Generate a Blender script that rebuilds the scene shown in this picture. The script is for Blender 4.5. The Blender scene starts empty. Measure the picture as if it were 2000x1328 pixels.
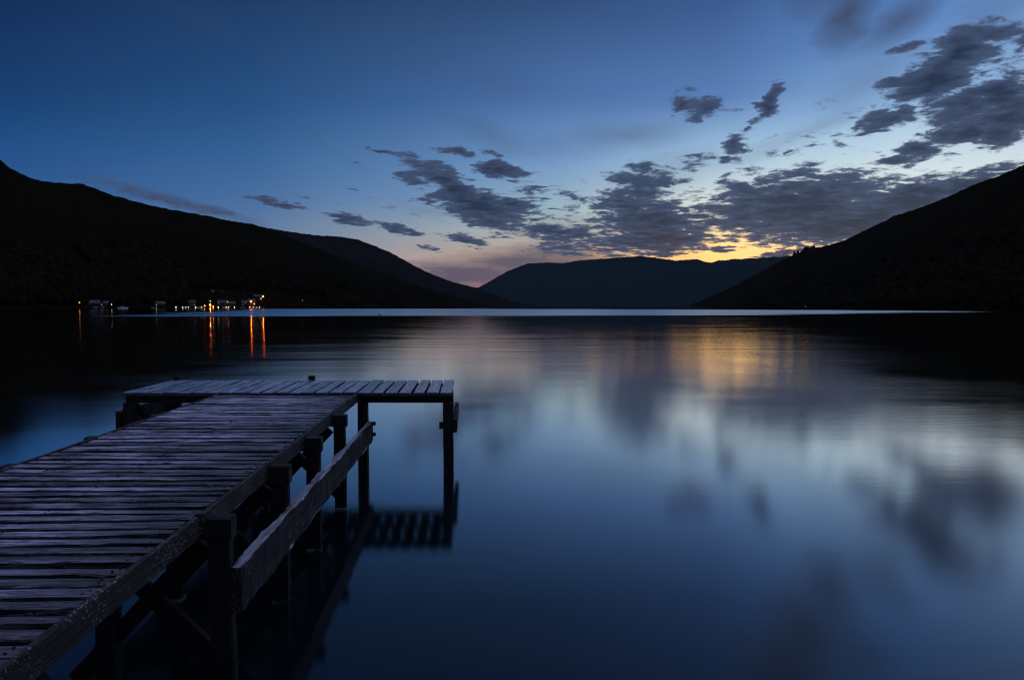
import bpy, math, random
from mathutils import Vector, noise as mnoise
random.seed(7)
S = bpy.context.scene
COL = S.collection
RAD = math.radians

# ------------------------------------------------------------------ camera
cd = bpy.data.cameras.new('camera')
cam = bpy.data.objects.new('camera', cd)
COL.objects.link(cam)
cd.sensor_width = 36.0
cd.lens = 21.6
cd.shift_x = 0.0425
cd.clip_start = 0.05
cd.clip_end = 60000
CAM = Vector((0.0, 0.0, 2.47))
cam.location = CAM
cam.rotation_euler = (RAD(90 - 3.148), 0, 0)
S.camera = cam

S.view_settings.view_transform = 'Standard'
S.view_settings.look = 'None'
S.view_settings.exposure = 0
S.view_settings.gamma = 1
S.render.engine = 'CYCLES'
S.cycles.use_denoising = True
S.cycles.filter_width = 1.15
S.cycles.sample_clamp_indirect = 4.0
S.cycles.max_bounces = 6

def lin(c):
    return tuple(((v / 255) / 12.92 if v / 255 <= .04045 else ((v / 255 + .055) / 1.055) ** 2.4) for v in c) + (1.0,)

class NT:
    """small helper for building node trees"""
    def __init__(s, tree):
        s.t = tree
    def n(s, typ, **kw):
        nd = s.t.nodes.new(typ)
        for k, v in kw.items():
            setattr(nd, k, v)
        return nd
    def put(s, sock, v):
        if isinstance(v, bpy.types.NodeSocket):
            s.t.links.new(v, sock)
        else:
            sock.default_value = v
    def m(s, op, a, b=None, c=None, clamp=False):
        nd = s.n('ShaderNodeMath', operation=op, use_clamp=clamp)
        s.put(nd.inputs[0], a)
        if b is not None: s.put(nd.inputs[1], b)
        if c is not None: s.put(nd.inputs[2], c)
        return nd.outputs[0]
    def vm(s, op, a, b=None):
        nd = s.n('ShaderNodeVectorMath', operation=op)
        s.put(nd.inputs[0], a)
        if b is not None:
            s.put(nd.inputs['Scale'] if op == 'SCALE' else nd.inputs[1], b)
        return nd.outputs[0]
    def step(s, v, a, b, lo=0.0, hi=1.0, typ='SMOOTHSTEP'):
        nd = s.n('ShaderNodeMapRange', interpolation_type=typ)
        s.put(nd.inputs['Value'], v)
        for k, x in (('From Min', a), ('From Max', b), ('To Min', lo), ('To Max', hi)):
            s.put(nd.inputs[k], x)
        return nd.outputs[0]
    def mix(s, f, a, b):
        nd = s.n('ShaderNodeMix', data_type='RGBA')
        s.put(nd.inputs[0], f); s.put(nd.inputs[6], a); s.put(nd.inputs[7], b)
        return nd.outputs[2]
    def noise(s, vec, scale, detail=4.0, rough=.55, dist=0.0):
        nd = s.n('ShaderNodeTexNoise')
        s.put(nd.inputs['Vector'], vec)
        nd.inputs['Scale'].default_value = scale
        nd.inputs['Detail'].default_value = detail
        nd.inputs['Roughness'].default_value = rough
        nd.inputs['Distortion'].default_value = dist
        return nd.outputs[0]
    def ramp(s, f, stops):
        nd = s.n('ShaderNodeValToRGB')
        e = nd.color_ramp.elements
        while len(e) > 1: e.remove(e[-1])
        e[0].position = stops[0][0]; e[0].color = stops[0][1]
        for p, c in stops[1:]:
            x = e.new(p); x.color = c
        s.put(nd.inputs[0], f)
        return nd.outputs[0]
    def xyz(s, x, y, z):
        nd = s.n('ShaderNodeCombineXYZ')
        s.put(nd.inputs[0], x); s.put(nd.inputs[1], y); s.put(nd.inputs[2], z)
        return nd.outputs[0]
    def mapping(s, vec, loc=(0, 0, 0), rot=(0, 0, 0), scale=(1, 1, 1), typ='POINT'):
        nd = s.n('ShaderNodeMapping', vector_type=typ)
        s.put(nd.inputs[0], vec)
        nd.inputs[1].default_value = loc; nd.inputs[2].default_value = rot; nd.inputs[3].default_value = scale
        return nd.outputs[0]

# ------------------------------------------------------------------ sky: afterglow with clouds
# dusk sky colours, overhead brightened as added unseen fill for the boards, by elevation (degrees), at several azimuths (degrees right of north = +Y)
SKY = [
 (-180, [(0, (14, 20, 28)), (18, (16, 24, 34)), (34, (34, 54, 90)), (55, (84, 98, 146)), (90, (276, 284, 356))]),
 (-95,  [(0, (24, 36, 52)), (12, (24, 42, 68)), (34, (26, 50, 90)), (55, (84, 98, 146)), (90, (276, 284, 356))]),
 (-37,  [(0, (80, 118, 165)), (5, (58, 106, 162)), (8, (42, 92, 152)), (12, (26, 78, 136)), (15, (16, 62, 113)), (21, (10, 44, 91)), (34, (12, 40, 80)), (55, (80, 96, 144)), (90, (276, 284, 356))]),
 (-19,  [(0, (150, 140, 150)), (4, (128, 137, 160)), (6, (100, 128, 166)), (9, (76, 116, 166)), (13, (54, 100, 154)), (17, (36, 82, 134)), (25, (25, 58, 102)), (40, (22, 46, 88)), (55, (84, 98, 146)), (90, (276, 284, 356))]),
 (-5,   [(0, (158, 112, 122)), (2.5, (172, 134, 132)), (4.5, (182, 167, 160)), (7, (150, 165, 176)), (9.5, (115, 148, 186)), (12, (96, 137, 184)), (18, (60, 100, 154)), (25.7, (40, 71, 112)), (40, (30, 52, 92)), (55, (84, 98, 146)), (90, (276, 284, 356))]),
 (8.5,  [(0, (235, 150, 98)), (3, (230, 162, 115)), (5, (208, 174, 148)), (7, (190, 198, 192)), (9, (162, 190, 204)), (13, (120, 159, 204)), (18, (80, 118, 176)), (25.5, (49, 80, 126)), (40, (38, 60, 104)), (55, (84, 98, 146)), (90, (276, 284, 356))]),
 (22,   [(0, (305, 196, 84)), (3.6, (325, 238, 126)), (5.5, (312, 250, 160)), (7, (244, 230, 184)), (9, (226, 235, 230)), (12, (176, 206, 228)), (14, (148, 184, 220)), (17, (94, 133, 190)), (24, (60, 93, 148)), (40, (44, 70, 116)), (55, (84, 98, 146)), (90, (276, 284, 356))]),
 (35,   [(0, (280, 215, 115)), (4, (290, 246, 165)), (7, (252, 254, 240)), (10, (222, 238, 242)), (13, (186, 217, 238)), (15, (146, 186, 228)), (20, (97, 140, 200)), (24, (80, 122, 185)), (40, (50, 75, 124)), (55, (84, 98, 146)), (90, (276, 284, 356))]),
 (50,   [(0, (232, 192, 132)), (5, (240, 236, 216)), (10, (216, 230, 238)), (15, (150, 180, 215)), (20, (115, 146, 190)), (28, (80, 106, 152)), (40, (48, 73, 118)), (55, (84, 98, 146)), (90, (276, 284, 356))]),
 (100,  [(0, (30, 38, 50)), (12, (34, 50, 74)), (34, (30, 52, 90)), (55, (84, 98, 146)), (90, (276, 284, 356))]),
 (180,  [(0, (14, 20, 28)), (18, (16, 24, 34)), (34, (34, 54, 90)), (55, (84, 98, 146)), (90, (276, 284, 356))]),
]
# cloud banks: azimuth, elevation, half-width, half-height (degrees), tilt, weight
CLOUDS = [(28.01, 7.99, 9.3, 3.16, 0, 1.0),
 (24.96, 9.32, 3.92, 1.95, 0, 0.8),
 (30.14, 9.21, 3.21, 1.32, 5, 0.9),
 (35.8, 7.98, 4.71, 1.7, 5, 1.05),
 (38.47, 8.56, 3.51, 1.05, 18, 0.95),
 (31.27, 6.36, 7.67, 2.04, 0, 1.05),
 (29.51, 6.27, 5.06, 1.0, 0, 0.9),
 (22.04, 6.97, 2.46, 0.8, 0, 0.7),
 (21.39, 8.42, 2.9, 1.11, 0, 0.7),
 (35.99, 11.54, 2.97, 1.0, 18, 0.9),
 (38.62, 12.37, 3.21, 1.34, 15, 0.95),
 (40.82, 12.49, 2.32, 1.63, 20, 1),
 (38.7, 14.05, 3.2, 2.24, 10, 0.85),
 (40.76, 13.98, 2.19, 2.17, 20, 0.95),
 (36.58, 16.33, 3.39, 1.84, 20, 1),
 (38.0, 17.42, 2.37, 1.96, 20, 0.95),
 (39.62, 15.37, 1.7, 1.03, 0, 0.55),
 (34.02, 14.07, 2.79, 0.99, 20, 0.8),
 (32.4, 13.77, 2.04, 0.4, 10, 0.6),
 (34.76, 18.45, 1.45, 0.51, 0, 0.65),
 (40.05, 18.4, 1.96, 1.17, -20, 0.7),
 (41.17, 17.09, 0.95, 1.62, 0, 0.6),
 (35.24, 10.77, 1.91, 0.62, 10, 0.7),
 (33.31, 16.07, 1.33, 0.4, 0, 0.35),
 (18.94, 17.08, 1.37, 1.17, 0, 0.7),
 (20.61, 16.39, 1.84, 1.07, 20, 0.75),
 (21.29, 17.23, 1.24, 0.44, 0, 0.6),
 (22.04, 15.97, 1.64, 0.35, 0, 0.4),
 (25.67, 16.32, 2.25, 0.73, 55, 0.8),
 (24.75, 14.88, 1.58, 0.43, 50, 0.5),
 (23.18, 13.38, 1.29, 1.32, 0, 0.75),
 (24.09, 13.13, 1.35, 0.39, 0, 0.55),
 (22.44, 12.48, 1.39, 0.49, 25, 0.6),
 (20.49, 12.56, 1.51, 0.58, 0, 0.5),
 (20.09, 12.01, 1.68, 0.36, 0, 0.4),
 (25.29, 11.45, 2.34, 0.26, 3, 0.35),
 (-4.0, 12.73, 3.33, 0.76, -15, 0.75),
 (-1.65, 11.15, 4.53, 1.15, -20, 0.95),
 (0.94, 9.17, 5.49, 1.53, -15, 1.05),
 (3.54, 9.15, 4.04, 0.95, 5, 0.85),
 (1.42, 7.98, 4.77, 0.91, -15, 0.9),
 (-3.53, 11.63, 3.81, 0.71, -5, 0.85),
 (-3.3, 9.2, 2.62, 0.33, -15, 0.65),
 (2.82, 12.3, 2.95, 0.86, -15, 0.95),
 (-0.94, 13.86, 2.2, 0.38, -10, 0.85),
 (2.44, 13.71, 1.62, 0.43, -15, 0.65),
 (-7.94, 13.82, 1.87, 0.28, -8, 0.75),
 (5.87, 12.34, 1.89, 0.47, -10, 0.3),
 (-16.97, 8.95, 3.28, 0.37, -10, 0.8),
 (-11.21, 7.87, 2.99, 0.52, -12, 0.85),
 (-6.6, 7.01, 2.73, 0.52, -12, 0.9),
 (-14.99, 9.48, 1.51, 0.28, -8, 0.45),
 (-3.55, 5.23, 1.43, 0.29, -8, 0.65),
 (-0.24, 6.13, 2.86, 0.62, -12, 0.7),
 (3.08, 6.4, 2.38, 0.38, 0, 0.5),
 (-25.36, 8.63, 6.63, 0.35, -11.5, 0.6),
 (-9.79, 12.67, 1.16, 0.19, -5, 0.45),
 (-10.95, 10.43, 1.01, 0.19, -5, 0.4),
 (-17.49, 15.92, 1.74, 0.23, -10, 0.35),
 (15.42, 10.59, 3.33, 2.03, 0, 0.85),
 (15.75, 11.83, 1.99, 1.01, 0, 0.6),
 (14.56, 8.88, 4.47, 1.29, -8, 0.9),
 (16.56, 7.47, 5.7, 2.06, -5, 1.0),
 (17.45, 5.85, 4.78, 1.55, 0, 1.05),
 (14.61, 5.75, 5.37, 1.29, 0, 0.85),
 (8.23, 6.66, 5.14, 0.85, -8, 0.85),
 (8.7, 5.51, 3.73, 1.13, 0, 0.65),
 (12.35, 7.26, 4.1, 0.75, -5, 0.6),
 (17.68, 4.77, 2.38, 0.73, 0, 0.9),
 (19.27, 10.8, 2.55, 1.17, 30, 0.4),
 (12.83, 4.75, 3.63, 0.47, 0, 0.5),
 (21.0, 7.58, 2.5, 0.62, 0, 0.5),
 (5.88, 10.56, 2.13, 0.38, -5, 0.6),
 (10.05, 9.79, 2.31, 0.42, -12, 0.55),
 (7.97, 10.07, 1.4, 0.33, 0, 0.4),
 (5.89, 8.07, 2.83, 0.38, -4, 0.5),
 (22.32, 4.85, 1.31, 0.31, 0, 0.75),
 (19.79, 5.51, 1.44, 0.4, 0, 0.5),
 (24.67, 5.06, 0.99, 0.22, 0, 0.5),
 (34.29, 5.84, 5.54, 1.03, 0, 1.0),
 (27.09, 7.77, 5.3, 1.36, 0, 0.9),
 (33.6, 6.97, 5.3, 1.99, 12, 1.0),
 (8.67, 9.16, 19.6, 2.83, 0, 0.3),
 (29.32, 13.18, 11.98, 2.91, 12, 0.26),
 (26.99, 4.38, 2.65, 0.47, 12, 0.9),
 (31.47, 5.23, 2.08, 0.98, 10, 0.7)]
VEILS = [(30.95, 22.03, 2.11, 2.95, -10, 1.1),
 (29.36, 25.3, 3.08, 3.54, -10, 1.15),
 (27.95, 28.42, 3.73, 4.01, 0, 1.1),
 (32.97, 25.85, 3.02, 2.4, 0, 0.6),
 (34.28, 20.42, 3.1, 1.42, 25, 0.8),
 (32.55, 19.34, 3.05, 1.61, 20, 0.3),
 (13.81, 14.82, 5.85, 1.39, 0, 0.42),
 (2.11, 15.23, 5.24, 1.34, -20, 0.35),
 (8.17, 14.24, 5.61, 1.42, -8, 0.25),
 (32.63, 16.9, 4.4, 1.81, 25, 0.4),
 (27.86, 13.55, 6.34, 0.84, 18, 0.4),
 (39.47, 19.24, 2.56, 1.47, 0, 0.3),
 (-25.36, 8.67, 6.63, 0.52, -11.5, 0.9),
 (0.48, 2.89, 9.07, 1.72, 3, 1.2),
 (4.97, 3.96, 9.48, 1.62, 6, 1.1),
 (10.56, 4.33, 5.08, 1.03, 0, 0.7),
 (-2.14, 3.93, 4.29, 0.67, 5, 0.5),
 (8.69, 7.11, 6.07, 1.32, 0, 0.5),
 (17.57, 11.42, 5.21, 1.82, 10, 0.35),
 (-3.07, 8.56, 4.28, 0.67, -5, 0.25),
 (-21.5, 22.09, 15.71, 0.98, -20, 0.22),
 (-16.2, 16.11, 13.21, 0.64, -32, 0.18),
 (3.97, 19.18, 12.35, 1.91, -10, 0.2),
 (-7.18, 22.26, 14.1, 1.89, -12, 0.16)]

W = bpy.data.worlds.new('World')
S.world = W
W.use_nodes = True
W.node_tree.nodes.clear()
k = NT(W.node_tree)
dirv = k.n('ShaderNodeTexCoord').outputs['Generated']
sep = k.n('ShaderNodeSeparateXYZ'); k.put(sep.inputs[0], dirv)
dx, dy, dz = sep.outputs
az = k.m('MULTIPLY', k.m('ARCTAN2', dx, dy), 180 / math.pi)
el = k.m('MULTIPLY', k.m('ARCSINE', dz), 180 / math.pi)
eln = k.m('POWER', k.m('DIVIDE', k.m('MAXIMUM', el, 0.0), 90.0), 0.5)     # spread the low elevations
sky = None
for i, (a, st) in enumerate(SKY):
    c = k.ramp(eln, [((e / 90) ** .5, lin(rgb)) for e, rgb in st])
    sky = c if sky is None else k.mix(k.step(az, SKY[i - 1][0], a, typ='LINEAR'), sky, c)
# cloud texture coordinates on a layer overhead (flattens towards the horizon)
zz = k.m('ADD', k.m('MAXIMUM', dz, 0.0), 0.13)
cp = k.xyz(k.m('DIVIDE', dx, zz), k.m('DIVIDE', dy, zz), 0.0)
n_big = k.noise(k.vm('MULTIPLY', cp, (1.0, 1.25, 1.0)), 8.0, 10.0, .63, .35)
n_fine = k.noise(k.vm('ADD', cp, (7.3, 1.1, 0)), 24.0, 7.0, .66, .2)
n_soft = k.noise(k.vm('ADD', cp, (2.1, 5.7, 0)), 2.6, 4.0, .55)
warp = k.n('ShaderNodeTexNoise'); k.put(warp.inputs['Vector'], cp)
warp.inputs['Scale'].default_value = 7.0; warp.inputs['Detail'].default_value = 6.0; warp.inputs['Roughness'].default_value = .6
wv = k.vm('MULTIPLY', k.vm('SUBTRACT', warp.outputs['Color'], (.5, .5, .5)), (4.0, 1.5, 0))
ang = k.vm('ADD', k.xyz(az, el, 0.0), wv)
def blobs(items, vec):
    tot = None
    for (a, e, ra, re, t, s) in items:
        v = k.mapping(vec, (a, e, 0), (0, 0, RAD(t)), (ra * 1.27, re * 1.27, 1.0), 'TEXTURE')
        g = k.n('ShaderNodeTexGradient', gradient_type='SPHERICAL'); k.put(g.inputs[0], v)
        g = k.m('POWER', g.outputs['Fac'], .75)
        g = k.m('MULTIPLY', g, s)
        tot = g if tot is None else k.m('SMOOTH_MAX', tot, g, .12)
    return tot
mask = k.m('MULTIPLY_ADD', k.m('MINIMUM', blobs(CLOUDS, ang), 1.0), 1.28, -.03)
tex = k.m('ADD', k.m('MULTIPLY', k.m('SUBTRACT', n_big, .5), 2.15), k.m('MULTIPLY', k.m('SUBTRACT', n_fine, .5), .8))
dens = k.m('ADD', mask, tex)
cl = k.m('MULTIPLY', k.step(dens, .30, .66), k.step(mask, .05, .22))
soft = k.m('MINIMUM', blobs(VEILS, k.vm('ADD', k.xyz(az, el, 0.0), k.vm('SCALE', wv, .6))), 1.0)
sdens = k.m('MULTIPLY', soft, k.step(n_soft, .25, .75, .7, 1.35, 'LINEAR'), clamp=True)
veil_col = k.mix(k.step(el, 2, 9), lin((76, 80, 103)), lin((62, 72, 98)))
sky = k.mix(k.m('MULTIPLY', sdens, .88), sky, veil_col)
thick = k.step(k.m('ADD', mask, k.m('MULTIPLY', tex, .8)), .45, 1.35)
cl_col = k.mix(thick, lin((68, 82, 112)), lin((32, 43, 66)))
sky = k.mix(k.m('MULTIPLY', cl, .97), sky, cl_col)
bg = k.n('ShaderNodeBackground'); k.put(bg.inputs[0], sky); bg.inputs[1].default_value = 1.0
out = k.n('ShaderNodeOutputWorld'); k.put(out.inputs[0], bg.outputs[0])
W.cycles.sampling_method = 'MANUAL'
W.cycles.sample_map_resolution = 1024

# ------------------------------------------------------------------ object helpers
def tag(o, label=None, cat=None, group=None, kind=None):
    if label: o['label'] = label
    if cat: o['category'] = cat
    if group: o['group'] = group
    if kind: o['kind'] = kind
    return o

def empty(name, loc, rz=0.0):
    o = bpy.data.objects.new(name, None)
    COL.objects.link(o)
    o.location = loc; o.rotation_euler = (0, 0, rz)
    return o

class MB:
    """collects vertices and faces, links them as one mesh object"""
    def __init__(s):
        s.v, s.f = [], []
    def add(s, vs, fs):
        b = len(s.v)
        s.v += [tuple(x) for x in vs]
        s.f += [tuple(b + i for i in q) for q in fs]
    def box(s, x0, x1, y0, y1, z0, z1):
        s.bar((((x0 + x1) / 2), y0, (z0 + z1) / 2), ((x0 + x1) / 2, y1, (z0 + z1) / 2), x1 - x0, z1 - z0, bev=min(x1 - x0, z1 - z0, abs(y1 - y0)) * .06)
    def bar(s, a, b, w, h, bev=.006, segs=1, wob=0.0, up=(0, 0, 1), seed=0, taper=1.0):
        """chamfered timber from a to b, width w (sideways), height h (up), edges worn by wob"""
        a, b = Vector(a), Vector(b)
        d = (b - a).normalized()
        u = Vector(up)
        if abs(d.dot(u)) > .95: u = Vector((0, 1, 0))
        r = d.cross(u).normalized(); u = r.cross(d).normalized()
        hw, hh = w / 2, h / 2
        prof = [(-hw + bev, -hh), (hw - bev, -hh), (hw, -hh + bev), (hw, hh - bev), (hw - bev, hh), (-hw + bev, hh), (-hw, hh - bev), (-hw, -hh + bev)]
        vs, fs = [], []
        for i in range(segs + 1):
            t = i / segs
            c = a.lerp(b, t)
            sc = 1 + (taper - 1) * t
            for j, (px, pz) in enumerate(prof):
                p = c + r * px * sc + u * pz * sc
                if wob:
                    q = Vector((c.x * 2.3 + seed * 7.1, c.y * 2.3 + (j // 2) * 3.7, c.z * 2.3 + seed))
                    q2 = Vector((c.x * 14 + seed * 3.3, c.y * 14 + j * 5.7, c.z * 14))
                    p += (r * mnoise.noise(q) + u * mnoise.noise(q + Vector((9, 4, 2))) * .6) * wob * 1.6
                    p += (r * mnoise.noise(q2) + u * mnoise.noise(q2 + Vector((9, 4, 2))) * .5) * wob * .9
                vs.append(p)
        for i in range(segs):
            for j in range(8):
                j2 = (j + 1) % 8
                fs.append((i * 8 + j, i * 8 + j2, i * 8 + 8 + j2, i * 8 + 8 + j))
        fs.append(tuple(reversed(range(8))))
        fs.append(tuple(segs * 8 + j for j in range(8)))
        s.add(vs, fs)
    def lathe(s, c, prof, n=12):
        vs, fs = [], []
        for r, z in prof:
            for i in range(n):
                a = 2 * math.pi * i / n
                vs.append((c[0] + r * math.cos(a), c[1] + r * math.sin(a), c[2] + z))
        for q in range(len(prof) - 1):
            for i in range(n):
                j = (i + 1) % n
                fs.append((q * n + i, q * n + j, q * n + n + j, q * n + n + i))
        fs.append(tuple(reversed(range(n))))
        fs.append(tuple((len(prof) - 1) * n + i for i in range(n)))
        s.add(vs, fs)
    def build(s, name, mat, parent=None, smooth=False):
        me = bpy.data.meshes.new(name)
        me.from_pydata(s.v, [], s.f)
        me.update()
        if smooth:
            me.polygons.foreach_set('use_smooth', [True] * len(me.polygons))
        o = bpy.data.objects.new(name, me)
        if mat: me.materials.append(mat)
        COL.objects.link(o)
        if parent: o.parent = parent
        return o

def new_mat(name):
    m = bpy.data.materials.new(name)
    m.use_nodes = True
    m.node_tree.nodes.clear()
    q = NT(m.node_tree)
    b = q.n('ShaderNodeBsdfPrincipled')
    o = q.n('ShaderNodeOutputMaterial')
    q.put(o.inputs[0], b.outputs[0])
    return m, q, b

def wood(name, axis, dark, mid, light, rough=(.32, .7), bump=.004, speck=0.0, ior=1.45, browned=0.0, top_light=None, edge=1.0, tide_glint=0):
    """weathered timber with the grain along one axis"""
    m, q, b = new_mat(name)
    geo = q.n('ShaderNodeNewGeometry')
    rnd = geo.outputs['Random Per Island']
    obj = q.n('ShaderNodeTexCoord').outputs['Object']
    off = q.xyz(q.m('MULTIPLY', rnd, 37.0), q.m('MULTIPLY', rnd, 91.0), q.m('MULTIPLY', rnd, 53.0))
    v = q.vm('ADD', obj, off)
    sc = [38.0, 38.0, 38.0]; sc[axis] = 1.6
    fib = q.noise(q.mapping(v, scale=sc), 1.0, 6.0, .65, .6)
    sc2 = [150.0, 150.0, 150.0]; sc2[axis] = 4.0
    fine = q.noise(q.mapping(v, scale=sc2), 1.0, 3.0, .6)
    blot = q.noise(v, 3.0, 5.0, .6)
    sc3 = [26.0, 26.0, 26.0]; sc3[axis] = 1.1
    crack = q.noise(q.mapping(q.vm('ADD', v, (3, 8, 5)), scale=sc3), 1.0, 5.0, .7, .8)
    ck = q.step(q.m('ABSOLUTE', q.m('SUBTRACT', crack, .5)), .0, .035)
    f = q.m('ADD', q.m('MULTIPLY', fib, .55), q.m('ADD', q.m('MULTIPLY', fine, .3), q.m('MULTIPLY', blot, .5)))
    f = q.m('SUBTRACT', f, .07)
    f = q.m('ADD', f, q.m('MULTIPLY', q.m('SUBTRACT', rnd, .5), .22))
    c = q.ramp(f, [(.40, dark), (.55, mid), (.74, light)])
    c = q.mix(q.step(ck, 0, 1, .75, 0), c, (dark[0] * .3, dark[1] * .3, dark[2] * .3, 1))
    h = q.m('ADD', q.m('MULTIPLY', fib, .8), q.m('ADD', q.m('MULTIPLY', fine, .35), q.m('MULTIPLY', ck, .7)))
    if speck:
        sp = q.noise(obj, 75.0, 2.0, .5)
        sm = q.m('MULTIPLY', q.step(sp, .59, .66), q.step(q.noise(obj, 5.0, 3.0), .40, .62))
        c = q.mix(q.m('MULTIPLY', sm, speck), c, (.42, .41, .37, 1))
    if browned:  # boards turn darker brown towards the right end and in random patches
        ox = q.n('ShaderNodeSeparateXYZ'); q.put(ox.inputs[0], obj)
        big = q.noise(q.mapping(obj, scale=(1.0, .55, 1.0)), 1.3, 4.0, .6)
        m1 = q.step(q.m('ADD', ox.outputs[0], q.m('MULTIPLY', q.m('SUBTRACT', blot, .5), 1.6)), -2.6, -1.7, 0.0, .85)
        m2 = q.step(big, .54, .68, 0.0, .6)
        c = q.mix(q.m('MAXIMUM', m1, m2), c, (.050, .036, .028, 1))
    if edge < 1:                              # side faces darkened by normal: shade of the gaps painted into the colour
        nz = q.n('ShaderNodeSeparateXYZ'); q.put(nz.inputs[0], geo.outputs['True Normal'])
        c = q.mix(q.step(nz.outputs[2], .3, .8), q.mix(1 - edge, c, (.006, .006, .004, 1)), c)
    if tide_glint:                                  # slime below the high-water mark, pale waterline glints painted into the colour
        oz = q.n('ShaderNodeSeparateXYZ'); q.put(oz.inputs[0], obj)
        wz = q.m('ADD', oz.outputs[2], q.m('MULTIPLY', q.m('SUBTRACT', blot, .5), .10))
        c = q.mix(q.step(wz, .42, .30), c, (.006, .008, .004, 1))
        c = q.mix(q.m('MULTIPLY', q.step(oz.outputs[2], .028, .018), q.step(blot, .48, .56)), c, (.30, .30, .28, 1))
    if top_light:                                # upper faces lightened by normal: skylight painted into the colour
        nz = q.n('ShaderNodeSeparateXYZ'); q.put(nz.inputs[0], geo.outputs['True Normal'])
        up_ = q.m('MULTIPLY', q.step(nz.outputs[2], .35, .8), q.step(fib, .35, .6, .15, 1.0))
        c = q.mix(up_, c, top_light)
    q.put(b.inputs['Base Color'], c)
    r = q.step(q.m('ADD', blot, q.m('MULTIPLY', q.m('SUBTRACT', fib, .5), .5)), .3, .72, rough[0], rough[1])
    q.put(b.inputs['Roughness'], r)
    b.inputs['IOR'].default_value = ior
    bp = q.n('ShaderNodeBump'); bp.inputs['Strength'].default_value = .9; bp.inputs['Distance'].default_value = bump
    q.put(bp.inputs['Height'], h)
    q.put(b.inputs['Normal'], bp.outputs[0])
    return m

def plain(name, col, rough=.6, var=.3, scale=3.0, metal=0.0):
    m, q, b = new_mat(name)
    v = q.n('ShaderNodeTexCoord').outputs['Object']
    n = q.noise(v, scale, 5.0, .6)
    c0 = tuple(x * (1 - var) for x in col) + (1,)
    c1 = tuple(min(1, x * (1 + var)) for x in col) + (1,)
    q.put(b.inputs['Base Color'], q.mix(q.step(n, .3, .7), c0, c1))
    b.inputs['Roughness'].default_value = rough
    b.inputs['Metallic'].default_value = metal
    return m

def glow(name, col, strength):
    m, q, b = new_mat(name)
    b.inputs['Base Color'].default_value = (.5, .5, .5, 1)
    b.inputs['Emission Color'].default_value = col + (1,)
    b.inputs['Emission Strength'].default_value = strength
    return m

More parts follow.
